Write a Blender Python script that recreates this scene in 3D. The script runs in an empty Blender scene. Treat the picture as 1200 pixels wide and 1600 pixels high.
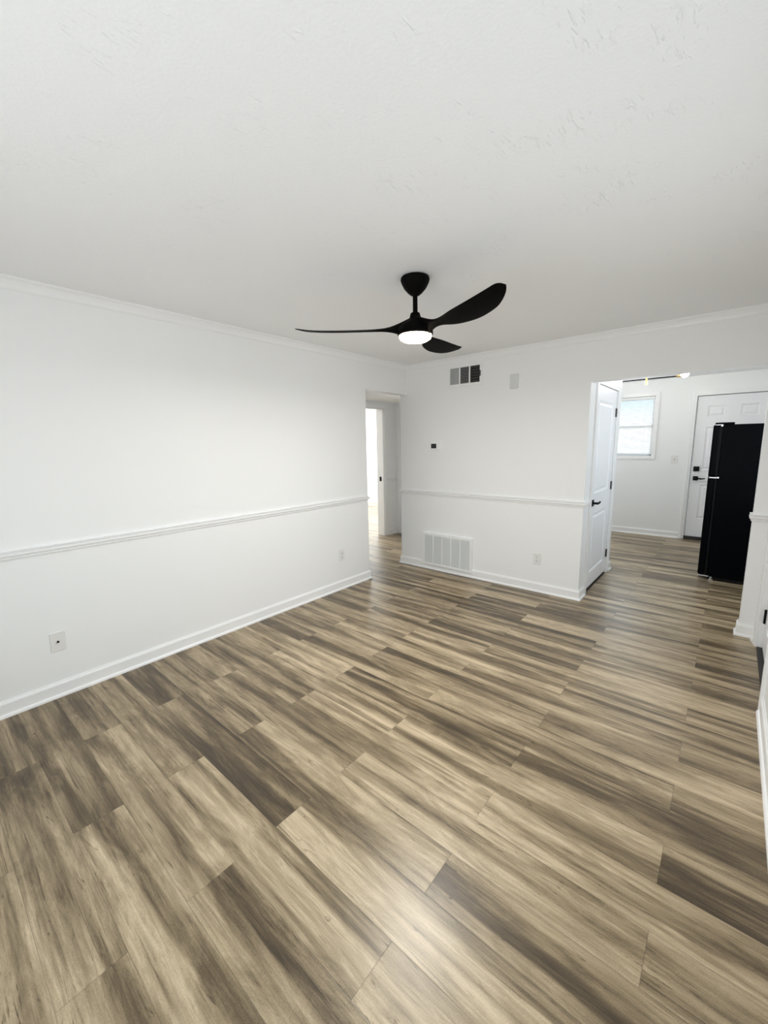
import bpy, bmesh, math, random
from mathutils import Vector, Matrix
random.seed(7)
S = bpy.context.scene
COL = S.collection

# ------------------------------------------------------------------ camera
cam_d = bpy.data.cameras.new('camera')
cam = bpy.data.objects.new('camera', cam_d); COL.objects.link(cam)
cam_d.sensor_fit = 'VERTICAL'; cam_d.sensor_height = 24.0
cam_d.lens = 637.8543 / 1600 * 24.0
cam_d.clip_start = 0.02
YAW, PITCH, ROLL = 0.7051, -0.1624, -0.0167
f0 = Vector((-math.sin(YAW), math.cos(YAW), 0)); r0 = Vector((math.cos(YAW), math.sin(YAW), 0))
fw = f0 * math.cos(PITCH) + Vector((0, 0, 1)) * math.sin(PITCH)
u0 = r0.cross(fw)
rt = r0 * math.cos(ROLL) + u0 * math.sin(ROLL)
up = rt.cross(fw)
M = Matrix.Identity(4)
for i in range(3):
    M[i][0], M[i][1], M[i][2] = rt[i], up[i], -fw[i]
M.translation = Vector((3.0691, -4.0666, 1.5115))
cam.matrix_world = M
S.camera = cam

# ------------------------------------------------------------------ world, exposure
S.view_settings.view_transform = 'Standard'
S.view_settings.look = 'None'
S.view_settings.gamma = 1.0
S.view_settings.use_curve_mapping = False
S.view_settings.exposure = 0.42
S.cycles.max_bounces = 12; S.cycles.diffuse_bounces = 8; S.cycles.glossy_bounces = 5
S.cycles.sample_clamp_indirect = 8.0
S.cycles.caustics_reflective = False; S.cycles.caustics_refractive = False
S.cycles.use_denoising = True

W = bpy.data.worlds.new('sky'); S.world = W; W.use_nodes = True
nt = W.node_tree; nt.nodes.clear()
tc = nt.nodes.new('ShaderNodeTexCoord'); sx = nt.nodes.new('ShaderNodeSeparateXYZ')
rp = nt.nodes.new('ShaderNodeValToRGB'); bg = nt.nodes.new('ShaderNodeBackground'); wo = nt.nodes.new('ShaderNodeOutputWorld')
nt.links.new(tc.outputs['Generated'], sx.inputs[0]); nt.links.new(sx.outputs['Z'], rp.inputs[0])
nt.links.new(rp.outputs[0], bg.inputs[0]); nt.links.new(bg.outputs[0], wo.inputs[0])
rp.color_ramp.elements[0].position = 0.035; rp.color_ramp.elements[0].color = (.97, .99, 1, 1)
rp.color_ramp.elements[1].position = 0.095; rp.color_ramp.elements[1].color = (.55, .82, 1, 1)
bg.inputs[1].default_value = 1.0

def area(name, loc, rot, sx_, sy_, power, col):
    l = bpy.data.lights.new(name, 'AREA'); l.shape = 'RECTANGLE'; l.size = sx_; l.size_y = sy_
    l.energy = power; l.color = col
    o = bpy.data.objects.new(name, l); COL.objects.link(o); o.location = loc; o.rotation_euler = rot
    return o
PI = math.pi
# fill light at a guessed, unseen window in the rear wall, behind the camera
area('rear_fill_light', (2.15, -4.76, 1.22), (PI / 2, 0, 0), 1.9, 1.05, 15, (.88, .94, 1.0))
# fill light at an added window in the right-hand wall, just outside the view
area('right_fill_light', (3.315, -2.65, 1.45), (0, PI / 2, 0), 1.0, 1.5, 5.5, (.88, .94, 1.0))
# daylight through the bedroom window, beyond the hall
area('bedroom_window_daylight', (-5.28, 2.0, 1.5), (0, -PI / 2, 0), 1.3, 1.8, 160, (.93, .97, 1.0))
# daylight through the kitchen window plus added fill light at unseen openings in its right and left walls
KX_ = 3.70
area('kitchen_window_daylight', (1.67, 3.60, 1.72), (-PI / 2, 0, 0), .78, .9, 4, (.86, .93, 1.0))
area('kitchen_side_fill_light', (KX_ - .02, .78, 1.62), (0, PI / 2, 0), 1.05, .85, 10, (.86, .93, 1.0))
area('kitchen_left_fill_light', (.02, 2.45, 1.6), (0, -PI / 2, 0), 1.1, 1.2, 10, (.80, .90, 1.0))
FAN_LIGHT = 18.5
BULB_LIGHT = .3

# ------------------------------------------------------------------ materials
def mat(name, col, rough=.5, metal=0, spec=.5, emit=None, estr=0):
    m = bpy.data.materials.new(name); m.use_nodes = True
    b = m.node_tree.nodes['Principled BSDF']
    b.inputs['Base Color'].default_value = (*col, 1); b.inputs['Roughness'].default_value = rough
    b.inputs['Metallic'].default_value = metal; b.inputs['Specular IOR Level'].default_value = spec
    if emit:
        b.inputs['Emission Color'].default_value = (*emit, 1); b.inputs['Emission Strength'].default_value = estr
    return m
def N(m, t, **kw):
    n = m.node_tree.nodes.new(t)
    for k, v in kw.items(): setattr(n, k, v)
    return n
def L(m, a, b): m.node_tree.links.new(a, b)
def bump(m, scale, strength, dist=.002, detail=3, vec_scale=None):
    b = m.node_tree.nodes['Principled BSDF']
    t = N(m, 'ShaderNodeTexCoord'); n = N(m, 'ShaderNodeTexNoise'); bp = N(m, 'ShaderNodeBump')
    n.inputs['Scale'].default_value = scale; n.inputs['Detail'].default_value = detail
    if vec_scale:
        mp = N(m, 'ShaderNodeMapping'); mp.inputs['Scale'].default_value = vec_scale
        L(m, t.outputs['Object'], mp.inputs[0]); L(m, mp.outputs[0], n.inputs['Vector'])
    else: L(m, t.outputs['Object'], n.inputs['Vector'])
    bp.inputs['Strength'].default_value = strength; bp.inputs['Distance'].default_value = dist
    L(m, n.outputs['Fac'], bp.inputs['Height']); L(m, bp.outputs[0], b.inputs['Normal'])
    return bp, n

m_wall = mat('wall_paint', (.885, .89, .885), .45, spec=.35); bump(m_wall, 140, .08)
m_trim = mat('trim_paint', (.885, .885, .88), .3, spec=.45)
m_door = mat('door_paint', (.865, .87, .885), .35, spec=.45)
m_plate = mat('plate_plastic', (.80, .79, .77), .35)
m_greyplate = mat('grey_plate', (.70, .72, .71), .5)
m_black = mat('matte_black_metal', (.004, .004, .004), .5, spec=.15)
m_fan = mat('fan_black', (.003, .0026, .0025), .6, spec=.04)
m_fridge = mat('fridge_black', (.0012, .0016, .0022), .3, spec=.03); bump(m_fridge, 220, .1)
m_gasket = mat('gasket_rubber', (.004, .004, .004), .7, spec=.2)  # rubber, also the black of the shade line round the front door leaf
m_chrome = mat('hinge_chrome', (.75, .75, .76), .3, 1)
m_hinge = mat('hinge_bronze', (.10, .095, .09), .4, .7)
m_brass = mat('brass', (.75, .55, .25), .3, 1)
m_dark = mat('duct_dark', (.012, .012, .012), .8)
m_sill_gap = mat('threshold_and_gap_shade', (.02, .018, .016), .6)  # dark threshold, and the shade painted into the gaps under two doors
m_louver = mat('louver_paint', (.80, .81, .80), .4)
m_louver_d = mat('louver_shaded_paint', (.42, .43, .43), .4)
m_screen = mat('screen_glass', (.02, .022, .024), .2)
m_blind = mat('blind_vinyl', (.9, .9, .9), .45)
m_lens = mat('fan_lens', (.95, .9, .8), .4, emit=(1, .84, .62), estr=10)
m_bulb = mat('bulb_glass', (.95, .9, .8), .4, emit=(1, .94, .84), estr=75)

m_glass = bpy.data.materials.new('window_glass'); m_glass.use_nodes = True
g = m_glass.node_tree; g.nodes.clear()
go = g.nodes.new('ShaderNodeOutputMaterial'); gt = g.nodes.new('ShaderNodeBsdfTransparent'); gg = g.nodes.new('ShaderNodeBsdfGlossy'); gm = g.nodes.new('ShaderNodeMixShader')
gg.inputs['Roughness'].default_value = .02; gm.inputs[0].default_value = .06
g.links.new(gt.outputs[0], gm.inputs[1]); g.links.new(gg.outputs[0], gm.inputs[2]); g.links.new(gm.outputs[0], go.inputs[0])

# ceiling: brushed stipple plaster
m_ceil = mat('ceiling_plaster', (.90, .905, .91), .8, spec=.2)
def ceil_nodes(m):
    b = m.node_tree.nodes['Principled BSDF']
    t = N(m, 'ShaderNodeTexCoord')
    n1 = N(m, 'ShaderNodeTexNoise'); n1.inputs['Scale'].default_value = 95; n1.inputs['Detail'].default_value = 4
    mp = N(m, 'ShaderNodeMapping'); mp.inputs['Scale'].default_value = (75, 18, 1); mp.inputs['Rotation'].default_value = (0, 0, -.70)
    n2 = N(m, 'ShaderNodeTexNoise'); n2.inputs['Scale'].default_value = 1.0; n2.inputs['Detail'].default_value = 2; n2.inputs['Distortion'].default_value = 1.2
    n3 = N(m, 'ShaderNodeTexNoise'); n3.inputs['Scale'].default_value = 5.5; n3.inputs['Detail'].default_value = 1
    r2 = N(m, 'ShaderNodeMapRange'); r2.inputs[1].default_value = .60; r2.inputs[2].default_value = .72
    r3 = N(m, 'ShaderNodeMapRange'); r3.inputs[1].default_value = .52; r3.inputs[2].default_value = .66
    mu = N(m, 'ShaderNodeMath', operation='MULTIPLY'); ma = N(m, 'ShaderNodeMath', operation='MULTIPLY_ADD')
    ma.inputs[1].default_value = .62
    bp = N(m, 'ShaderNodeBump'); bp.inputs['Strength'].default_value = .5; bp.inputs['Distance'].default_value = .004
    L(m, t.outputs['Object'], n1.inputs['Vector']); L(m, t.outputs['Object'], mp.inputs[0]); L(m, mp.outputs[0], n2.inputs['Vector'])
    L(m, t.outputs['Object'], n3.inputs['Vector'])
    L(m, n2.outputs['Fac'], r2.inputs[0]); L(m, n3.outputs['Fac'], r3.inputs[0])
    L(m, r2.outputs[0], mu.inputs[0]); L(m, r3.outputs[0], mu.inputs[1])
    L(m, n1.outputs['Fac'], ma.inputs[0]); L(m, mu.outputs[0], ma.inputs[2])
    L(m, ma.outputs[0], bp.inputs['Height']); L(m, bp.outputs[0], b.inputs['Normal'])
ceil_nodes(m_ceil)

# floor: vinyl planks; UV = metres along / across the plank, attributes tone and seed per plank
m_floor = mat('vinyl_plank', (.3, .24, .16), .3, spec=.5)
def floor_nodes(m):
    b = m.node_tree.nodes['Principled BSDF']
    uv = N(m, 'ShaderNodeUVMap', uv_map='plank'); tone = N(m, 'ShaderNodeAttribute', attribute_name='tone'); seed = N(m, 'ShaderNodeAttribute', attribute_name='seed')
    def noise(sc, detail, rough=.5, dist=0.0):
        mp = N(m, 'ShaderNodeMapping'); mp.inputs['Scale'].default_value = (sc[0], sc[1], 1)
        ad = N(m, 'ShaderNodeVectorMath', operation='ADD')
        n = N(m, 'ShaderNodeTexNoise'); n.inputs['Scale'].default_value = 1; n.inputs['Detail'].default_value = detail
        n.inputs['Roughness'].default_value = rough; n.inputs['Distortion'].default_value = dist
        L(m, uv.outputs[0], mp.inputs[0]); L(m, mp.outputs[0], ad.inputs[0]); L(m, seed.outputs['Vector'], ad.inputs[1]); L(m, ad.outputs[0], n.inputs['Vector'])
        return n.outputs['Fac']
    def math_(op, a, c=None, d=None):
        n = N(m, 'ShaderNodeMath', operation=op)
        for i, x in enumerate((a, c, d)):
            if x is None: continue
            if isinstance(x, (int, float)): n.inputs[i].default_value = x
            else: L(m, x, n.inputs[i])
        return n.outputs[0]
    def rng(a, lo, hi, o0=0, o1=1):
        n = N(m, 'ShaderNodeMapRange', interpolation_type='SMOOTHSTEP'); L(m, a, n.inputs[0])
        for i, x in enumerate((lo, hi, o0, o1)): n.inputs[i + 1].default_value = x
        return n.outputs[0]
    broad = noise((.7, 11), 3, .55, .25)     # broad soft dark bands running along a plank
    streak = noise((1.3, 42), 6, .72, .2)    # long grain streaks
    fine = noise((11, 230), 4, .7)           # fine pores
    speck = noise((300, 300), 2, .6)
    blotch = noise((2.4, 12), 5, .7, .9)     # cloudy weathering
    knot = noise((5, 30), 4, .65, 2.0)
    crack = noise((2.6, 85), 3, .6, .8)
    v = math_('MULTIPLY_ADD', rng(broad, .36, .60), .44, math_('MULTIPLY', tone.outputs['Fac'], .50))
    v = math_('MULTIPLY_ADD', rng(streak, .30, .70), .20, v)
    v = math_('MULTIPLY_ADD', rng(blotch, .34, .66), .25, v)
    v = math_('MULTIPLY_ADD', rng(fine, .25, .75), .16, v)
    v = math_('MULTIPLY_ADD', rng(speck, .25, .75), .12, v)
    v = math_('SUBTRACT', v, rng(knot, .63, .73, 0, .34))
    v = math_('SUBTRACT', v, rng(crack, .63, .71, 0, .26))
    v = math_('SUBTRACT', v, .36)
    cr = N(m, 'ShaderNodeValToRGB'); L(m, v, cr.inputs[0])
    e = cr.color_ramp.elements
    e[0].position = 0.0; e[0].color = (.048, .033, .018, 1)
    e[1].position = 1.0; e[1].color = (.60, .482, .330, 1)
    for p, c in ((.28, (.120, .085, .046, 1)), (.55, (.262, .199, .118, 1)), (.8, (.43, .337, .216, 1))):
        x = e.new(p); x.color = c
    # bevel seams
    sp = N(m, 'ShaderNodeSeparateXYZ'); L(m, uv.outputs[0], sp.inputs[0])
    def edge(x, length, w):
        a = math_('SUBTRACT', length, x); return rng(math_('MINIMUM', x, a), 0, w)
    sm = math_('MULTIPLY', edge(sp.outputs['X'], PL, .0022), edge(sp.outputs['Y'], PW, .0022))
    mx = N(m, 'ShaderNodeMix', data_type='RGBA', blend_type='MULTIPLY'); mx.inputs['Factor'].default_value = 1
    L(m, cr.outputs[0], mx.inputs['A']); cs = N(m, 'ShaderNodeCombineColor')
    s2 = math_('MULTIPLY_ADD', sm, .35, .65)
    for i in range(3): L(m, s2, cs.inputs[i])
    L(m, cs.outputs[0], mx.inputs['B']); L(m, mx.outputs['Result'], b.inputs['Base Color'])
    rr = math_('MULTIPLY_ADD', streak, .10, .285); L(m, rr, b.inputs['Roughness'])
    bp = N(m, 'ShaderNodeBump'); bp.inputs['Strength'].default_value = .16; bp.inputs['Distance'].default_value = .0012
    hh = math_('MULTIPLY_ADD', fine, .4, sm); L(m, hh, bp.inputs['Height']); L(m, bp.outputs[0], b.inputs['Normal'])
PL, PW = 1.204, .17825
floor_nodes(m_floor)

# ------------------------------------------------------------------ mesh helpers
def box(bm, x0, x1, y0, y1, z0, z1):
    vs = [bm.verts.new((x, y, z)) for x in (x0, x1) for y in (y0, y1) for z in (z0, z1)]
    for q in ((0, 1, 3, 2), (4, 6, 7, 5), (0, 4, 5, 1), (2, 3, 7, 6), (0, 2, 6, 4), (1, 5, 7, 3)):
        bm.faces.new([vs[i] for i in q])
def lathe(bm, prof, cx=0, cy=0, seg=40, axis='z', cz=0):
    rings = []
    for r, h in prof:
        ring = []
        for k in range(seg):
            a = 2 * PI * k / seg; c, s = r * math.cos(a), r * math.sin(a)
            p = {'z': (cx + c, cy + s, cz + h), 'x': (cx + h, cy + c, cz + s), 'y': (cx + c, cy + h, cz + s)}[axis]
            ring.append(bm.verts.new(p))
        rings.append(ring)
    for a, b in zip(rings, rings[1:]):
        for k in range(seg):
            bm.faces.new((a[k], a[(k + 1) % seg], b[(k + 1) % seg], b[k]))
    for ring in (rings[0], rings[-1]):
        try: bm.faces.new(ring)
        except ValueError: pass
def sweep(bm, prof, path, closed=False):
    """profile [(out, z)], path of xy points; 'out' is to the RIGHT of the walking direction; mitred."""
    n = len(path); P = [Vector(p) for p in path]; rows = []
    for i in range(n):
        dirs = []
        if i > 0: dirs.append((P[i] - P[i - 1]).normalized())
        if i < n - 1: dirs.append((P[i + 1] - P[i]).normalized())
        ns = [Vector((d.y, -d.x)) for d in dirs]
        mtr = ns[0] if len(ns) == 1 else (ns[0] + ns[1]) / (1 + ns[0].dot(ns[1]))
        rows.append([bm.verts.new((P[i].x + mtr.x * o, P[i].y + mtr.y * o, z)) for o, z in prof])
    k = len(prof)
    for a, b in zip(rows, rows[1:]):
        for j in range(k): bm.faces.new((a[j], a[(j + 1) % k], b[(j + 1) % k], b[j]))
    bm.faces.new(rows[0]); bm.faces.new(rows[-1])
def link(name, bm, m, parent=None, bevel=0, smooth=False, mtx=None):
    bmesh.ops.recalc_face_normals(bm, faces=bm.faces)
    if mtx is not None: bm.transform(mtx)
    me = bpy.data.meshes.new(name); bm.to_mesh(me); bm.free(); me.materials.append(m)
    o = bpy.data.objects.new(name, me); COL.objects.link(o)
    if parent: o.parent = parent
    if smooth:
        for p in me.polygons: p.use_smooth = True
        md = o.modifiers.new('split', 'EDGE_SPLIT'); md.split_angle = math.radians(smooth if smooth is not True else 40)
    if bevel:
        md = o.modifiers.new('bevel', 'BEVEL'); md.width = bevel; md.segments = 2; md.limit_method = 'ANGLE'; md.angle_limit = math.radians(40)
    return o
def struct(name, bm, m, **k):
    o = link(name, bm, m, **k)
    if not k.get('parent'): o['kind'] = 'structure'
    return o
def boxes(name, m, *bs, parent=None, bevel=0, st=False):
    bm = bmesh.new()
    for b in bs: box(bm, *b)
    return (struct if st else link)(name, bm, m, parent=parent, bevel=bevel)
def thing(name, label, cat, loc, rotz=0, group=None):
    o = bpy.data.objects.new(name, None); COL.objects.link(o); o.empty_display_size = .05
    o.location = loc; o.rotation_euler = (0, 0, rotz); o['label'] = label; o['category'] = cat
    if group: o['group'] = group
    return o
def root_struct(name, loc, rotz=0):
    o = bpy.data.objects.new(name, None); COL.objects.link(o); o.location = loc; o.rotation_euler = (0, 0, rotz); o['kind'] = 'structure'
    return o

# ------------------------------------------------------------------ room shell
H = 2.44; T = .10
WX = 2.05          # free end of the end wall
SX = 3.225         # stub beside the kitchen opening
RX = 3.325         # right wall
HZ = 2.035         # underside of the kitchen header
OY, OZ = -.735, 2.105   # hall opening
BY = 3.66          # kitchen back wall
RY = -4.75         # rear wall
KX = 3.70
# floor planks
fb = bmesh.new(); uvl = fb.loops.layers.uv.new('plank')
tl = fb.faces.layers.float.new('tone'); sl = fb.faces.layers.float_vector.new('seed')
# tones of the planks seen in the photograph: (row, number of the joint on the plank's left) -> tone
# rows count towards the camera from y = -0.70; joints lie at x = .597 + .602 k
TONES = {}
def T_(row, xj, left, right):
    k = round((xj - .597) / .602)
    if left is not None: TONES[(row, k - 2)] = left
    if right is not None: TONES[(row, k)] = right
for a in ((0, 3.0, .62, .30), (2, 3.0, .62, .36), (4, 3.0, .62, .50), (6, 3.0, .68, .30), (8, 3.0, .60, .34), (10, 3.0, .74, .26), (12, 3.0, .62, .24),
          (2, 1.8, .45, None), (8, 1.8, .42, None), (10, 1.8, .80, None), (12, 1.8, .40, None), (14, 1.8, .30, .72), (16, 1.8, .56, .34),
          (10, .6, .36, None), (12, .6, .42, None), (14, .6, .34, None), (16, .6, .26, None), (8, .6, .50, None), (0, 1.8, .16, None), (0, .6, .3, None), (2, .6, .4, None), (-1, 2.4, .2, None), (14, 3.0, None, .40),
          (5, 2.4, .74, .42), (7, 2.4, .34, .66), (9, 2.4, .30, .34), (11, 2.4, .82, .66), (13, 2.4, .56, .28), (15, 2.4, .72, .50),
          (5, 1.2, .44, None), (9, 1.2, .76, None), (11, 1.2, .46, None), (13, 1.2, .28, None), (15, 1.2, .46, None), (17, 1.2, .42, .62), (19, 1.2, .34, .62),
          (1, 1.2, .30, .12), (3, 1.2, .40, .26), (7, 1.2, .62, None), (17, 2.4, None, .40), (18, .6, .44, .50), (18, 1.8, None, .42)):
    T_(*a)
rnd = random.Random(3)
for r in range(-26, 24):
    yc = -.70 - .178 * r; y0, y1 = yc - .089, yc + .089
    for k in range(-11, 8):
        if (k - r) % 2: continue
        x0 = .597 + .602 * k; x1 = x0 + PL
        f = fb.faces.new([fb.verts.new(p) for p in ((x0, y0, 0), (x1, y0, 0), (x1, y1, 0), (x0, y1, 0))])
        for lp, q in zip(f.loops, ((0, 0), (PL, 0), (PL, PW), (0, PW))): lp[uvl].uv = q
        base = TONES.get((r, k))
        f[tl] = base if base is not None else rnd.uniform(.30, .68)
        f[sl] = (rnd.uniform(0, 90), rnd.uniform(0, 90), rnd.uniform(0, 90))
flo = link('floor', fb, m_floor); flo['kind'] = 'structure'
md = flo.modifiers.new('thickness', 'SOLIDIFY'); md.thickness = .03; md.offset = -1

boxes('ceiling', m_ceil, (-5.5, KX + .1, RY - .12, 4.2, H, H + .08), st=True)
boxes('ceiling_hall', m_ceil, (-1.30, -T, -1.7, 1.40, 2.19, 2.30), st=True)
boxes('wall_left', m_wall, (-T, 0, RY, OY, 0, H), (-T, 0, OY, 0, OZ, H), st=True)
boxes('wall_end', m_wall, (-T, WX, 0, T, 0, H), (WX, RX, 0, T, HZ, H), (SX, RX, 0, T, 0, HZ), st=True)
DY0, DY1 = .245, 1.095      # closet door opening
CY = 1.29
boxes('wall_closet', m_wall, (WX - T, WX, T, DY0, 0, H), (WX - T, WX, DY1, CY, 0, H), (WX - T, WX, DY0, DY1, 2.05, H),
      (-T, WX - T, CY - T, CY, 0, H), (-T, 0, T, CY - T, 0, H), st=True)
RD0, RD1 = -1.085, -.16     # right-hand door opening
boxes('wall_right', m_wall, (RX, RX + .12, RY, -3.43, 0, H), (RX, RX + .12, -1.87, RD0, 0, H), (RX, RX + .12, -3.43, -1.87, 0, .93), (RX, RX + .12, -3.43, -1.87, 1.97, H), (RX, RX + .12, RD1, T, 0, H), (RX, RX + .12, RD0, RD1, 2.05, H),
      (RX + .12, KX, 0, T, 0, H), st=True)
boxes('wall_rear', m_wall, (-T, RX + .12, RY - .12, RY, 0, .66), (-T, RX + .12, RY - .12, RY, 1.78, H), (-T, 1.19, RY - .12, RY, .66, 1.78),
      (3.11, RX + .12, RY - .12, RY, .66, 1.78), st=True)
boxes('wall_beyond_right_door', m_wall, (RX + .9, RX + 1.0, -2.0, .0, 0, H), st=True)
# kitchen
WI = (1.27, 2.075, 1.275, 2.20)     # window opening x0 x1 z0 z1
FD = (2.595, 3.425, .0, 2.15)       # front door opening
boxes('wall_kitchen_back', m_wall, (-.1, WI[0], BY, BY + .12, 0, H), (WI[0], WI[1], BY, BY + .12, 0, WI[2]), (WI[0], WI[1], BY, BY + .12, WI[3], H),
      (WI[1], FD[0], BY, BY + .12, 0, H), (FD[0], FD[1], BY, BY + .12, FD[3], H), (FD[1], KX + .1, BY, BY + .12, 0, H), st=True)
boxes('wall_kitchen_right', m_wall, (KX, KX + .1, 0, BY, 0, 1.08), (KX, KX + .1, 0, BY, 2.16, H), (KX, KX + .1, 0, .34, 1.08, 2.16), (KX, KX + .1, 1.22, BY, 1.08, 2.16), st=True)
boxes('wall_kitchen_left', m_wall, (-.1, 0, CY, BY, 0, 1.0), (-.1, 0, CY, BY, 2.15, H), (-.1, 0, CY, 1.85, 1.0, 2.15), (-.1, 0, 3.05, BY, 1.0, 2.15), st=True)
# hall and bedroom beyond
JY0, JY1 = .28, 1.09
boxes('wall_hall', m_wall, (-1.44, -1.30, -1.8, JY0, 0, H), (-1.44, -1.30, JY1, 1.52, 0, H), (-1.44, -1.30, JY0, JY1, 2.09, H),
      (-1.30, -1.20, 1.40, 1.52, 0, H), (-1.20, -.40, 1.40, 1.52, 2.06, H), (-.40, -T, 1.40, 1.52, 0, H), (-1.30, -T, -1.8, -1.7, 0, H), st=True)
boxes('wall_bedroom', m_wall, (-5.4, -1.44, 4.0, 4.1, 0, H), (-5.4, -5.3, -1.8, 4.0, 0, .8), (-5.4, -5.3, -1.8, 4.0, 2.15, H), (-5.4, -5.3, -1.8, 1.1, .8, 2.15),
      (-5.4, -5.3, 2.9, 4.0, .8, 2.15), (-5.4, -1.44, -1.8, -1.7, 0, H), (-1.44, -1.34, 1.52, 4.0, 0, H), st=True)

# ------------------------------------------------------------------ trim
CROWN = [(0, 2.375), (.006, 2.375), (.010, 2.384), (.013, 2.398), (.020, 2.415), (.026, 2.424), (.032, 2.428), (.032, 2.44), (0, 2.44)]
RAIL = [(0, .907), (.009, .907), (.011, .912), (.003, .915), (.003, .919), (.013, .922), (.019, .929), (.019, .939), (.015, .942), (.004, .944), (.004, .950), (.017, .951), (.018, .955), (.015, .958), (0, .958)]
BASE = [(0, 0), (.026, 0), (.025, .010), (.020, .017), (.014, .020), (.014, .078), (.011, .086), (.006, .090), (.005, .096), (0, .096)]
def trim(name, prof, *paths):
    bm = bmesh.new()
    for p in paths: sweep(bm, prof, p)
    return struct(name, bm, m_trim)
trim('trim_crown', CROWN, [(RX, RY), (0, RY), (0, 0), (RX, 0), (RX, RY)])
trim('trim_chair_rail_left', RAIL, [(0, RY), (0, OY), (-T, OY)])
trim('trim_chair_rail_end', RAIL, [(-T, T), (-T, 0), (WX, 0), (WX, .170)])
trim('trim_chair_rail_right', RAIL, [(SX, T), (SX, 0), (RX, 0), (RX, RD1 + .07)], [(RX, RD0 - .07), (RX, -1.80)], [(RX, -3.50), (RX, RY)])
trim('trim_chair_rail_hall', RAIL, [(-1.30, JY1 + .075), (-1.30, 1.40)])
trim('baseboard_left', BASE, [(0, RY), (0, OY), (-T, OY), (-T, -1.7)])
trim('baseboard_end', BASE, [(-T, 1.25), (-T, 0), (WX, 0), (WX, .172)], [(WX, DY1 + .072), (WX, CY), (0, CY)])
trim('baseboard_right', BASE, [(SX, T), (SX, 0), (RX, 0), (RX, RD1 + .07)], [(RX, RD0 - .065), (RX, RY)])
trim('baseboard_kitchen', BASE, [(0, BY), (FD[0] - .07, BY)], [(FD[1] + .07, BY), (KX, BY)])
trim('baseboard_hall', BASE, [(-1.30, JY1 + .075), (-1.30, 1.40)], [(-1.30, -1.7), (-1.30, JY0 - .075)])
trim('baseboard_bedroom', BASE, [(-5.3, -1.7), (-5.3, 4.0), (-1.44, 4.0)])

CAS = [(0, 0), (.016, 0), (.018, .012), (.013, .03), (.013, .048), (.008, .060), (.0, .064)]   # (depth, across)
def casing(name, plane, at, a0, a1, z0, z1, sgn, sill=False, w=.064, m=None):
    """flat stepped casing round an opening; plane 'x' or 'y', sgn = side of the wall the casing stands on"""
    bm = bmesh.new()
    def b(u0, u1, q0, q1, d0, d1):
        lo, hi = sorted((at + sgn * d0, at + sgn * d1))
        if plane == 'x': box(bm, lo, hi, u0, u1, q0, q1)
        else: box(bm, u0, u1, lo, hi, q0, q1)
    e = w * .45
    zb = z0 - w if sill else z0
    for s, c in ((-1, a0), (1, a1)):
        lo, hi = sorted((c, c + s * w)); b(lo, hi, zb, z1 + w, 0, .012)
        lo, hi = sorted((c + s * e, c + s * w)); b(lo, hi, zb, z1 + w, .012, .018)
    b(a0, a1, z1, z1 + w, 0, .012); b(a0 - e, a1 + e, z1 + e, z1 + w, .012, .018)
    if sill: b(a0, a1, z0 - w, z0, 0, .012); b(a0 - e, a1 + e, z0 - w, z0 - e, .012, .018)
    return struct(name, bm, m or m_trim, bevel=.002)
casing('trim_casing_closet', 'x', WX, DY0, DY1, 0, 2.05, 1)
casing('trim_casing_right_door', 'x', RX, RD0, RD1, 0, 2.05, -1)
casing('trim_casing_front_door', 'y', BY, FD[0], FD[1], 0, FD[3], -1)
casing('trim_casing_kitchen_window', 'y', BY, WI[0], WI[1], WI[2], WI[3], -1, sill=True, w=.056)
casing('trim_casing_added_window', 'x', RX, -3.43, -1.87, .93, 1.97, -1, sill=True)  # casing of the added window
casing('trim_casing_bedroom', 'x', -1.30, JY0, JY1, 0, 2.09, 1)
casing('trim_casing_hall_door', 'y', 1.40, -1.20, -.40, 0, 2.06, -1)
# door jamb linings
boxes('trim_jamb_bedroom', m_trim, (-1.44, -1.30, JY1 - .018, JY1, 0, 2.09), (-1.44, -1.30, JY0, JY0 + .018, 0, 2.09), (-1.44, -1.30, JY0, JY1, 2.072, 2.09), st=True)
boxes('trim_jamb_right_door', m_trim, (RX, RX + .12, RD1 - .015, RD1, 0, 2.05), (RX, RX + .12, RD0, RD0 + .015, 0, 2.05), (RX, RX + .12, RD0, RD1, 2.035, 2.05), st=True)

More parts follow.
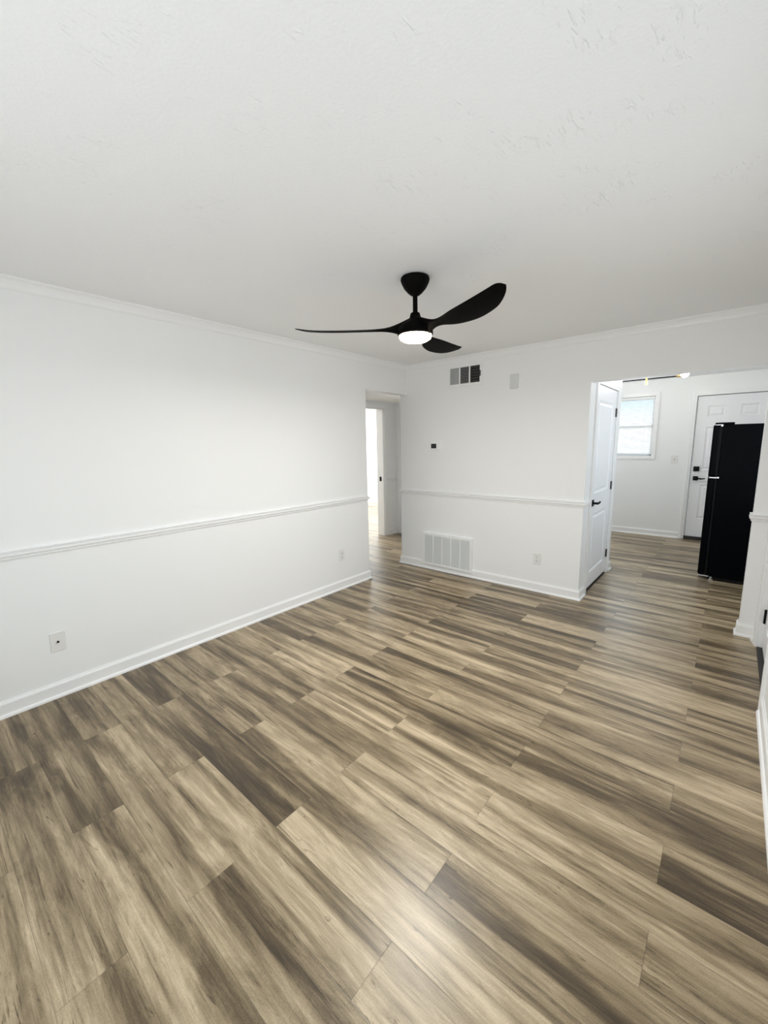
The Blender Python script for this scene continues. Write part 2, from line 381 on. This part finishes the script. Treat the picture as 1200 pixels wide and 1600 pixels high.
# ------------------------------------------------------------------ doors
def panel_leaf(w, h, t, panels):
    """leaf in local x (0..w), z (0..h); face at y=0 looking to -y, back at y=t"""
    bm = bmesh.new()
    xs = sorted({0, w, *[p[0] for p in panels], *[p[2] for p in panels]})
    zs = sorted({0, h, *[p[1] for p in panels], *[p[3] for p in panels]})
    for side in (0, 1):
        yf = 0 if side == 0 else t; sg = 1 if side == 0 else -1
        def quad(ring): bm.faces.new([bm.verts.new(p) for p in ring])
        for i in range(len(xs) - 1):
            for j in range(len(zs) - 1):
                cx, cz = (xs[i] + xs[i + 1]) / 2, (zs[j] + zs[j + 1]) / 2
                if any(p[0] < cx < p[2] and p[1] < cz < p[3] for p in panels): continue
                quad([(xs[i], yf, zs[j]), (xs[i + 1], yf, zs[j]), (xs[i + 1], yf, zs[j + 1]), (xs[i], yf, zs[j + 1])])
        for p in panels:
            rings = []
            for ins, dep in ((0, 0), (.004, .005), (.016, .010), (.026, .010), (.046, .002)):
                y = yf + sg * dep
                rings.append([(p[0] + ins, y, p[1] + ins), (p[2] - ins, y, p[1] + ins), (p[2] - ins, y, p[3] - ins), (p[0] + ins, y, p[3] - ins)])
            for a, b in zip(rings, rings[1:]):
                for k in range(4): quad([a[k], a[(k + 1) % 4], b[(k + 1) % 4], b[k]])
            quad(rings[-1])
    for q in (((0, 0, 0), (0, t, 0), (0, t, h), (0, 0, h)), ((w, 0, 0), (w, t, 0), (w, t, h), (w, 0, h)), ((0, 0, 0), (w, 0, 0), (w, t, 0), (0, t, 0)), ((0, 0, h), (w, 0, h), (w, t, h), (0, t, h))):
        bm.faces.new([bm.verts.new(p) for p in q])
    bmesh.ops.remove_doubles(bm, verts=bm.verts, dist=1e-5)
    return bm
def lever(parent, x, z, sgn, m=m_black):
    """square rose and lever on the local -y face at x; lever points along sgn*x"""
    bm = bmesh.new(); box(bm, x - .031, x + .031, -.010, 0, z - .032, z + .032)
    lathe(bm, [(.011, -.045), (.011, -.010)], cx=x, cz=z, axis='y', seg=20)
    pts = [(x - sgn * .012, z, .011), (x + sgn * .03, z, .011), (x + sgn * .07, z - .004, .010), (x + sgn * .118, z + .004, .007)]
    rows = [[bm.verts.new((px, yy, pz + dz)) for yy, dz in ((-.040, -hh), (-.054, -hh), (-.054, hh), (-.040, hh))] for px, pz, hh in pts]
    for a, b in zip(rows, rows[1:]):
        for k in range(4): bm.faces.new((a[k], a[(k + 1) % 4], b[(k + 1) % 4], b[k]))
    bm.faces.new(rows[0]); bm.faces.new(rows[-1])
    o = link('handle', bm, m, parent, bevel=.003); o['label'] = 'black lever handle on square rose'
    return o
def hinge(parent, x, z, m, hh=.045):
    bm = bmesh.new(); lathe(bm, [(.007, -hh), (.007, hh)], cx=x, cy=-.006, cz=z, seg=12)
    box(bm, x - .024, x + .014, -.003, .001, z - hh, z + hh)
    return link('hinge', bm, m, parent)
# closet door: face looks to +x; local x runs along +y of the room
d2 = root_struct('door_1', (WX - .004, DY0 + .004, .024), PI / 2)
lw = DY1 - DY0 - .008
link('leaf', panel_leaf(lw, 2.02, .036, [(.125, .155, lw - .15, .765), (.125, .975, lw - .15, 1.88)]), m_door, d2)
lever(d2, .075, .885, 1)
for z in (.215, 1.0, 1.795): hinge(d2, lw - .004, z, m_hinge)
boxes('trim_closet_stop', m_trim, (WX - T, WX - .042, DY0, DY1, 2.03, 2.05), (WX - T, WX - .042, DY0, DY0 + .012, 0, 2.05), (WX - T, WX - .042, DY1 - .012, DY1, 0, 2.05), st=True)
boxes('trim_closet_gap_shade', m_sill_gap, (WX - .09, WX + .004, DY0, DY1, 0, .004), st=True)  # dark strip painting the shade in the gap under the closet door
# front door: six panels, faces -y
fw_ = FD[1] - FD[0]
d1 = root_struct('door_2', (FD[0] + .011, BY + .012, .050))
lw = fw_ - .018; pz = -.055
a0, a1, b0, b1 = .125, .325, lw - .325, lw - .125
link('leaf', panel_leaf(lw, FD[3] - .06, .044, [(u0, z0 + pz, u1, z1 + pz) for (u0, u1) in ((a0, a1), (b0, b1)) for (z0, z1) in ((.33, .855), (1.07, 1.70), (1.845, 2.005))]), m_door, d1)
lever(d1, .062, .945 + pz, 1)
bm = bmesh.new(); box(bm, .062 - .036, .062 + .036, -.022, 0, 1.087 + pz - .036, 1.087 + pz + .036)
o = link('deadbolt', bm, m_black, d1, bevel=.005); o['label'] = 'square black deadbolt plate'
boxes('shadow_strip', m_gasket, (-.004, .001, .012, .044, -.05, FD[3] - .06), (-.004, lw + .004, .012, .044, FD[3] - .0605, FD[3] - .0555), parent=d1)  # black strips standing in for the jamb stop's shadow beside and above the leaf
for z in (.25, 1.05, 1.85): hinge(d1, lw - .004, z, m_hinge)
boxes('trim_front_door_threshold', m_sill_gap, (FD[0], FD[1], BY - .02, BY + .12, 0, .048), st=True)
boxes('trim_jamb_front_door', m_trim, (FD[0], FD[1], BY + .06, BY + .12, FD[3] - .012, FD[3]), (FD[0], FD[0] + .004, BY + .06, BY + .12, 0, FD[3]), (FD[1] - .004, FD[1], BY + .06, BY + .12, 0, FD[3]), st=True)
# door in the right wall, set back in its opening; faces -x, local x runs towards -y
d3 = root_struct('door_3', (RX + .034, RD1 - .017, .022), -PI / 2)
lw = (RD1 - RD0) - .034
link('leaf', panel_leaf(lw, 2.008, .036, [(.125, .165, lw - .125, .775), (.125, .985, lw - .125, 1.87)]), m_door, d3)
for z in (.225, 1.0, 1.78): hinge(d3, .012, z, m_black, .052)
lever(d3, lw - .065, .885, -1)
boxes('trim_right_door_gap_shade', m_sill_gap, (RX + .004, RX + .11, RD0 + .015, RD1 - .015, 0, .006), st=True)  # shade of the gap below this door, laid down as a dark strip
# open doorway at the end of the hall; wall added behind to darken it
boxes('wall_hall_darkening', m_wall, (-1.34, -.1, 1.74, 1.84, 0, H), st=True)
# strike plate in the bedroom jamb
boxes('trim_strike_plate', m_black, (-1.385, -1.345, JY1 - .0215, JY1 - .018, .92, .995), st=True)

# ------------------------------------------------------------------ windows
def window(name, x0, x1, z0, z1, yf, mid, sgn=1):
    w = root_struct(name, ((x0 + x1) / 2, yf, z0)); cx = (x0 + x1) / 2
    X0, X1, Z1 = x0 - cx, x1 - cx, z1 - z0; f = .035; mz = mid - z0
    Y0, Y1 = sorted((0, sgn * .05))
    boxes('window_frame', m_trim, (X0, X0 + f, Y0, Y1, 0, Z1), (X1 - f, X1, Y0, Y1, 0, Z1), (X0, X1, Y0, Y1, 0, f), (X0, X1, Y0, Y1, Z1 - f, Z1), parent=w, bevel=.003)
    boxes('meeting_rail', m_trim, (X0, X1, Y0, Y1, mz - .02, mz + .02), parent=w, bevel=.003)
    ym = sgn * .025
    boxes('pane', m_glass, (X0 + f, X1 - f, ym - .002, ym + .002, f, mz - .02), parent=w)
    boxes('pane', m_glass, (X0 + f, X1 - f, ym - .002, ym + .002, mz + .02, Z1 - f), parent=w)
    return w
window('window_1', WI[0], WI[1], WI[2], WI[3], BY + .065, 1.735)
window('window_rear_guessed', 1.19, 3.11, .66, 1.78, RY - .115, 1.22)  # unseen rear window, guessed for the light it gives

w3 = window('window_right_added', -.78, .78, .93, 1.97, 0, 1.45)  # unseen window, added to light the room from the right
w3.location = (RX + .09, -2.65, .93); w3.rotation_euler = (0, 0, -PI / 2)

# ------------------------------------------------------------------ ceiling fan
FX, FY = 1.615, -2.055
fan = thing('ceiling_fan', 'black three-blade ceiling fan with a lit round light under its hub', 'ceiling fan', (FX, FY, H))
bm = bmesh.new(); lathe(bm, [(.066, 0), (.079, -.006), (.082, -.016), (.078, -.030), (.062, -.060), (.040, -.084), (.026, -.095), (.018, -.097)])
link('canopy', bm, m_fan, fan, smooth=50)
bm = bmesh.new(); lathe(bm, [(.0135, -.085), (.0135, -.205)], seg=24); link('downrod', bm, m_fan, fan, smooth=50)
bm = bmesh.new(); lathe(bm, [(.020, -.188), (.026, -.192), (.030, -.205), (.038, -.240), (.040, -.250)], seg=32); link('coupling', bm, m_fan, fan, smooth=50)
bm = bmesh.new(); lathe(bm, [(.034, -.228), (.052, -.236), (.074, -.250), (.092, -.270), (.101, -.292), (.102, -.306), (.096, -.312)], seg=48)
link('motor_housing', bm, m_fan, fan, smooth=50)
bm = bmesh.new(); lathe(bm, [(.094, -.309), (.094, -.318), (.088, -.330), (.070, -.341), (.040, -.348), (.012, -.350)], seg=48)
o = link('light_lens', bm, m_lens, fan, smooth=60); o['label'] = 'glowing round white light lens'
def spline(tab, x):
    """Catmull-Rom through (x, value) pairs"""
    n = len(tab)
    for i in range(n - 1):
        if x <= tab[i + 1][0] or i == n - 2:
            x0, y0 = tab[i]; x1, y1 = tab[i + 1]; h = x1 - x0; t = min(max((x - x0) / h, 0), 1)
            m0 = (y1 - tab[i - 1][1]) / (x1 - tab[i - 1][0]) if i else (y1 - y0) / h
            m1 = (tab[i + 2][1] - y0) / (tab[i + 2][0] - x0) if i < n - 2 else (y1 - y0) / h
            return (2*t**3 - 3*t*t + 1) * y0 + (t**3 - 2*t*t + t) * h * m0 + (-2*t**3 + 3*t*t) * y1 + (t**3 - t*t) * h * m1
LEAD = [(.03, -.062), (.10, -.036), (.19, -.010), (.345, -.034), (.50, -.051), (.61, -.060), (.655, -.059), (.674, -.050), (.684, -.036), (.689, -.022)]
TRAIL = [(.03, .070), (.10, .052), (.155, .040), (.20, .046), (.268, .080), (.34, .094), (.42, .097), (.50, .085), (.57, .066), (.63, .035), (.665, .010), (.684, -.010), (.689, -.018)]
PITCH = [(.03, 68), (.09, 54), (.15, 37), (.22, 23), (.30, 18), (.689, 18)]
ZAX = [(.03, -.268), (.15, -.274), (.30, -.281), (.50, -.283), (.62, -.279), (.689, -.268)]
THICK = [(.03, .034), (.12, .022), (.22, .012), (.45, .009), (.689, .005)]
def blade_bm(ang):
    bm = bmesh.new(); rows = []
    rs = [.03 + .016 * i for i in range(40)] + [.662, .668, .673, .678, .682, .685, .687, .689]
    for r in rs:
        lead, trail = spline(LEAD, r), spline(TRAIL, r)
        pitch = math.radians(spline(PITCH, r)); zc = spline(ZAX, r); th = spline(THICK, r)
        ring = []
        for k in range(18):
            a = 2 * PI * k / 18; c = (lead + trail) / 2; hw = (trail - lead) / 2
            s = c + hw * math.cos(a); t = th / 2 * math.sin(a) + .05 * hw * (math.cos(a) ** 2 - .5)
            y = s * math.cos(pitch) + t * math.sin(pitch); z = -s * math.sin(pitch) + t * math.cos(pitch)
            ring.append(bm.verts.new((r, y, zc + z)))
        rows.append(ring)
    for a, b in zip(rows, rows[1:]):
        for k in range(18): bm.faces.new((a[k], a[(k + 1) % 18], b[(k + 1) % 18], b[k]))
    bm.faces.new(rows[0]); bm.faces.new(rows[-1])
    bm.transform(Matrix.Rotation(ang, 4, 'Z'))
    return bm
for deg in (101, -18.5, -139): link('blade', blade_bm(math.radians(deg)), m_fan, fan, smooth=60)
l = bpy.data.lights.new('fan_lamp', 'AREA'); l.shape = 'DISK'; l.size = .17; l.energy = FAN_LIGHT; l.color = (1, .975, .94)
lo = bpy.data.objects.new('fan_lamp', l); COL.objects.link(lo); lo.parent = fan; lo.location = (0, 0, -.353)

# ------------------------------------------------------------------ wall fittings (local: face looks to -y, origin on the wall)
v = thing('supply_vent', 'small three-section air vent high on the end wall below the crown moulding', 'air vent', (.785, 0, 2.24))
bm = bmesh.new(); W2, H2, ow, oh = .213, .117, .178, .085
for b in ((-W2, W2, -.010, 0, oh, H2), (-W2, W2, -.010, 0, -H2, -oh), (-W2, -ow, -.010, 0, -oh, oh), (ow, W2, -.010, 0, -oh, oh)): box(bm, *b)
for x in (-.060, .060): box(bm, x - .008, x + .008, -.010, 0, -oh, oh)
link('vent_frame', bm, m_trim, v, bevel=.003)
boxes('vent_back', m_dark, (-ow, ow, -.0015, -.0005, -oh, oh), parent=v)
bm = bmesh.new()
for k in range(12):
    x = -ow + .006 + k * (.110 / 12); box(bm, x - .0008, x + .0062, -.008, -.0025, -oh, oh)
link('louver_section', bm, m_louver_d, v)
for i, (xc, nn, th) in enumerate(((0, 11, .0035), (.119, 6, .006))):
    bm = bmesh.new()
    for k in range(nn):
        z = -oh + (k + .5) * (2 * oh / nn)
        box(bm, xc - .052, xc + .052, -.008, -.003, z - th / 2, z + th / 2)
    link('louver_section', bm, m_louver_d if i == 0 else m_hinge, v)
boxes('lever', m_hinge, (.186, .192, -.028, -.010, -.028, .028), parent=v, bevel=.002)

gx0, gx1, gz0, gz1 = .250, .922, .056, .450
v = thing('return_grille', 'wide white five-section return air grille low on the end wall at the baseboard', 'air grille', ((gx0 + gx1) / 2, 0, gz0))
hw = (gx1 - gx0) / 2; hh = gz1 - gz0; fr = .028
bm = bmesh.new()
for b in ((-hw, hw, -.034, 0, hh - fr, hh), (-hw, hw, -.034, 0, 0, fr), (-hw, -hw + fr, -.034, 0, fr, hh - fr), (hw - fr, hw, -.034, 0, fr, hh - fr)): box(bm, *b)
iw = hw - fr
for k in range(1, 5):
    x = -iw + k * 2 * iw / 5; box(bm, x - .006, x + .006, -.033, -.02, fr, hh - fr)
link('grille_frame', bm, m_trim, v, bevel=.003)
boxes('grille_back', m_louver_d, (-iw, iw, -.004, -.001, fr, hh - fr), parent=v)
bm = bmesh.new(); nl = 30
for k in range(nl):
    z = fr + (k + .5) * (hh - 2 * fr) / nl
    q = [(-.031, z - .0065), (-.0295, z - .0065), (-.014, z + .0055), (-.0155, z + .0055)]
    va = [[bm.verts.new((x, y, zz)) for y, zz in q] for x in (-iw, iw)]
    for j in range(4): bm.faces.new((va[0][j], va[0][(j + 1) % 4], va[1][(j + 1) % 4], va[1][j]))
link('louvers', bm, m_louver, v)

v = thing('thermostat', 'white thermostat with a small dark screen on the end wall above the chair rail', 'thermostat', (.418, 0, 1.492))
boxes('thermostat_body', m_trim, (-.066, .066, -.024, 0, -.046, .046), parent=v, bevel=.006)
o = boxes('screen', m_screen, (-.050, .022, -.0255, -.0235, -.028, .026), parent=v, bevel=.001)

v = thing('cover_plate', 'blank light grey cover plate high on the end wall right of the air vent', 'cover plate', (1.341, 0, 2.115))
boxes('plate', m_greyplate, (-.043, .043, -.010, 0, -.072, .072), parent=v, bevel=.004)

def plate(bm_w=.038, bm_h=.060): return (-bm_w, bm_w, -.006, 0, -bm_h, bm_h)
def outlet(label, loc, rotz):
    v = thing('wall_outlet', label, 'outlet', loc, rotz)
    boxes('face_plate', m_plate, plate(), parent=v, bevel=.003)
    for s in (-1, 1):
        bm = bmesh.new(); lathe(bm, [(.0165, -.009), (.0165, -.005)], cz=s * .0205, axis='y', seg=24)
        r = link('receptacle', bm, m_louver, v)
        boxes('slot', m_dark, (-.0085, -.0055, -.0095, -.0088, s * .0205, s * .0205 + .009), (.0055, .0085, -.0095, -.0088, s * .0205, s * .0205 + .008),
              (-.003, .003, -.0095, -.0088, s * .0205 - .010, s * .0205 - .005), parent=r)
    return v
outlet('white duplex outlet low on the end wall between the return grille and the closet door', (1.646, 0, .343), 0)
outlet('white outlet low on the left wall near the hall opening', (0, -1.168, .368), PI / 2)
v = thing('coax_wall_plate', 'white wall plate with a single dark coax jack on the left wall nearest the camera', 'wall plate', (0, -3.582, .352), PI / 2)
boxes('face_plate', m_plate, plate(), parent=v, bevel=.003)
bm = bmesh.new(); lathe(bm, [(.0055, -.016), (.0055, -.005)], axis='y', seg=16); o = link('jack', bm, m_black, v); o['label'] = 'dark coax jack'
for s in (-1, 1):
    bm = bmesh.new(); lathe(bm, [(.003, -.0072), (.003, -.0055)], cz=s * .042, axis='y', seg=12); link('screw', bm, m_louver, v)
v = thing('light_switch', 'white toggle light switch plate on the kitchen back wall between window and door', 'light switch', (2.388, BY, 1.214))
boxes('face_plate', m_plate, plate(.042, .064), parent=v, bevel=.003)
boxes('toggle', m_louver_d, (-.006, .006, -.016, -.005, -.004, .016), parent=v, bevel=.002)

# ------------------------------------------------------------------ kitchen blind
bx0, bx1, bz0, bz1 = WI[0] + .01, WI[1] - .008, WI[2] + .022, WI[3] - .004
v = thing('window_blind', 'white horizontal mini blind lowered over the kitchen window', 'window blind', ((bx0 + bx1) / 2, BY + .030, bz0))
hw = (bx1 - bx0) / 2; hb = bz1 - bz0
boxes('head_rail', m_louver, (-hw, hw, -.018, .018, hb - .042, hb), parent=v, bevel=.003)
boxes('bottom_rail', m_blind, (-hw, hw, -.013, .013, 0, .016), parent=v, bevel=.003)
bm = bmesh.new(); ns = 38
for k in range(ns):
    z = .028 + k * (hb - .042 - .034) / (ns - 1); a = math.radians(22)
    p = [(-.0125 * math.cos(a), -.0125 * math.sin(a)), (0, .0016), (.0125 * math.cos(a), .0125 * math.sin(a))]
    q = p + [(y, zz - .0007) for y, zz in reversed(p)]
    va = [[bm.verts.new((x, y, z + zz)) for y, zz in q] for x in (-hw, hw)]
    for j in range(6): bm.faces.new((va[0][j], va[0][(j + 1) % 6], va[1][(j + 1) % 6], va[1][j]))
    bm.faces.new(va[0]); bm.faces.new(va[1])
link('slats', bm, m_blind, v)
for x in (-.28, .28): boxes('ladder_cord', m_blind, (x - .001, x + .001, -.0145, -.0130, .01, hb - .03), parent=v)

# ------------------------------------------------------------------ kitchen ceiling fixture
TX, TY, TZ = 2.115, 2.40, 2.306
v = thing('kitchen_ceiling_light', 'black bar ceiling light with brass fittings and glowing globe bulbs in the kitchen', 'ceiling light', (TX, TY, H))
dz = TZ - H
bm = bmesh.new(); lathe(bm, [(.06, 0), (.06, -.018), (.052, -.024), (.012, -.026)], seg=32); link('canopy', bm, m_brass, v, smooth=40)
bm = bmesh.new(); lathe(bm, [(.011, -.02), (.011, dz - .055), (.016, dz - .058), (.016, dz - .07)], seg=20); o = link('stem', bm, m_brass, v, smooth=40); o['label'] = 'brass stem'
bm = bmesh.new(); lathe(bm, [(.0075, -.42), (.0075, .42)], axis='x', cz=dz, seg=14); link('bar', bm, m_black, v, smooth=40)
for s in (-1, 1):
    bm = bmesh.new(); lathe(bm, [(.011, s * .30), (.011, s * .345)] if 0 else [(.014, s * .32), (.014, s * .375)], axis='x', cz=dz, seg=20); o = link('socket', bm, m_brass, v, smooth=40)
    bm = bmesh.new(); lathe(bm, [(.004, s * .36 - .0)] + [(.045 * math.sin(t * PI / 12), s * (.405) - s * .045 * math.cos(t * PI / 12)) for t in range(1, 12)] + [(.003, s * .45)], axis='x', cz=dz + .022, seg=24)
    o = link('bulb', bm, m_bulb, v, smooth=60); o['label'] = 'glowing globe bulb'
    l = bpy.data.lights.new('bulb_lamp', 'POINT'); l.energy = BULB_LIGHT; l.color = (1, .96, .90); l.shadow_soft_size = .045
    lo = bpy.data.objects.new('bulb_lamp', l); COL.objects.link(lo); lo.parent = v; lo.location = (s * .405, 0, dz - .06)

# ------------------------------------------------------------------ refrigerator: doors face -x, near side faces the camera
fx0, fy0 = 2.887, 1.45
fr_ = thing('refrigerator', 'tall black top-freezer refrigerator in the kitchen beside the white front door', 'refrigerator', (3.25, fy0 + .36, 0))
def fb_(x0, x1, y0, y1, z0, z1): return (x0 - 3.25, x1 - 3.25, y0 - fy0 - .36, y1 - fy0 - .36, z0, z1)
FW = .72
boxes('cabinet', m_fridge, fb_(2.965, 3.60, fy0, fy0 + FW, .045, 1.662), parent=fr_, bevel=.006)
boxes('kick_plate', m_gasket, fb_(2.975, 3.59, fy0 + .02, fy0 + FW - .02, .012, .045), parent=fr_)
boxes('gasket', m_gasket, fb_(2.951, 2.966, fy0 + .008, fy0 + FW - .008, .06, 1.65), parent=fr_)
fd = boxes('freezer_door', m_fridge, fb_(fx0, 2.953, fy0, fy0 + FW, 1.125, 1.662), parent=fr_, bevel=.014)
rd = boxes('fridge_door', m_fridge, fb_(fx0, 2.953, fy0, fy0 + FW, .058, 1.108), parent=fr_, bevel=.014)
boxes('handle', m_fridge, fb_(fx0 - .020, fx0 - .006, fy0 + FW - .07, fy0 + FW - .04, 1.15, 1.45), fb_(fx0 - .014, fx0 + .004, fy0 + FW - .07, fy0 + FW - .04, 1.15, 1.18), fb_(fx0 - .014, fx0 + .004, fy0 + FW - .07, fy0 + FW - .04, 1.42, 1.45), parent=fd, bevel=.004)
boxes('handle', m_fridge, fb_(fx0 - .020, fx0 - .006, fy0 + FW - .07, fy0 + FW - .04, .70, 1.08), fb_(fx0 - .014, fx0 + .004, fy0 + FW - .07, fy0 + FW - .04, .70, .73), fb_(fx0 - .014, fx0 + .004, fy0 + FW - .07, fy0 + FW - .04, 1.05, 1.08), parent=rd, bevel=.004)
hc = boxes('hinge_cover', m_fridge, fb_(2.900, 3.055, fy0 + .004, fy0 + .075, 1.662, 1.684), parent=fr_, bevel=.006)
bm = bmesh.new(); box(bm, *fb_(2.905, 2.965, fy0 - .003, fy0 + .03, 1.657, 1.664)); lathe(bm, [(.009, -.006), (.009, .02)], cx=2.958 - 3.25, cy=-.36, cz=1.652, axis='y', seg=16)
o = link('top_hinge', bm, m_chrome, fr_); o['label'] = 'shiny metal hinge'
bm = bmesh.new(); box(bm, *fb_(2.900, 2.975, fy0 - .004, fy0 + .03, 1.112, 1.121)); lathe(bm, [(.008, -.006), (.008, .02)], cx=2.972 - 3.25, cy=-.36, cz=1.117, axis='y', seg=16)
o = link('centre_hinge', bm, m_chrome, fr_); o['label'] = 'shiny metal hinge'
bm = bmesh.new(); box(bm, *fb_(2.890, 2.985, fy0 - .003, fy0 + .03, .044, .054))
o = link('bottom_hinge', bm, m_chrome, fr_); o['label'] = 'shiny metal hinge'
for i, (x, y) in enumerate(((3.005, fy0 + .02), (3.005, fy0 + FW - .02), (3.57, fy0 + .03), (3.57, fy0 + FW - .03))):
    bm = bmesh.new(); lathe(bm, [(.019, 0), (.021, .004), (.021, .018), (.012, .024), (.012, .046)], cx=x - 3.25, cy=y - fy0 - .36, seg=20)
    link('leveling_foot', bm, m_chrome if i < 2 else m_gasket, fr_, smooth=40)
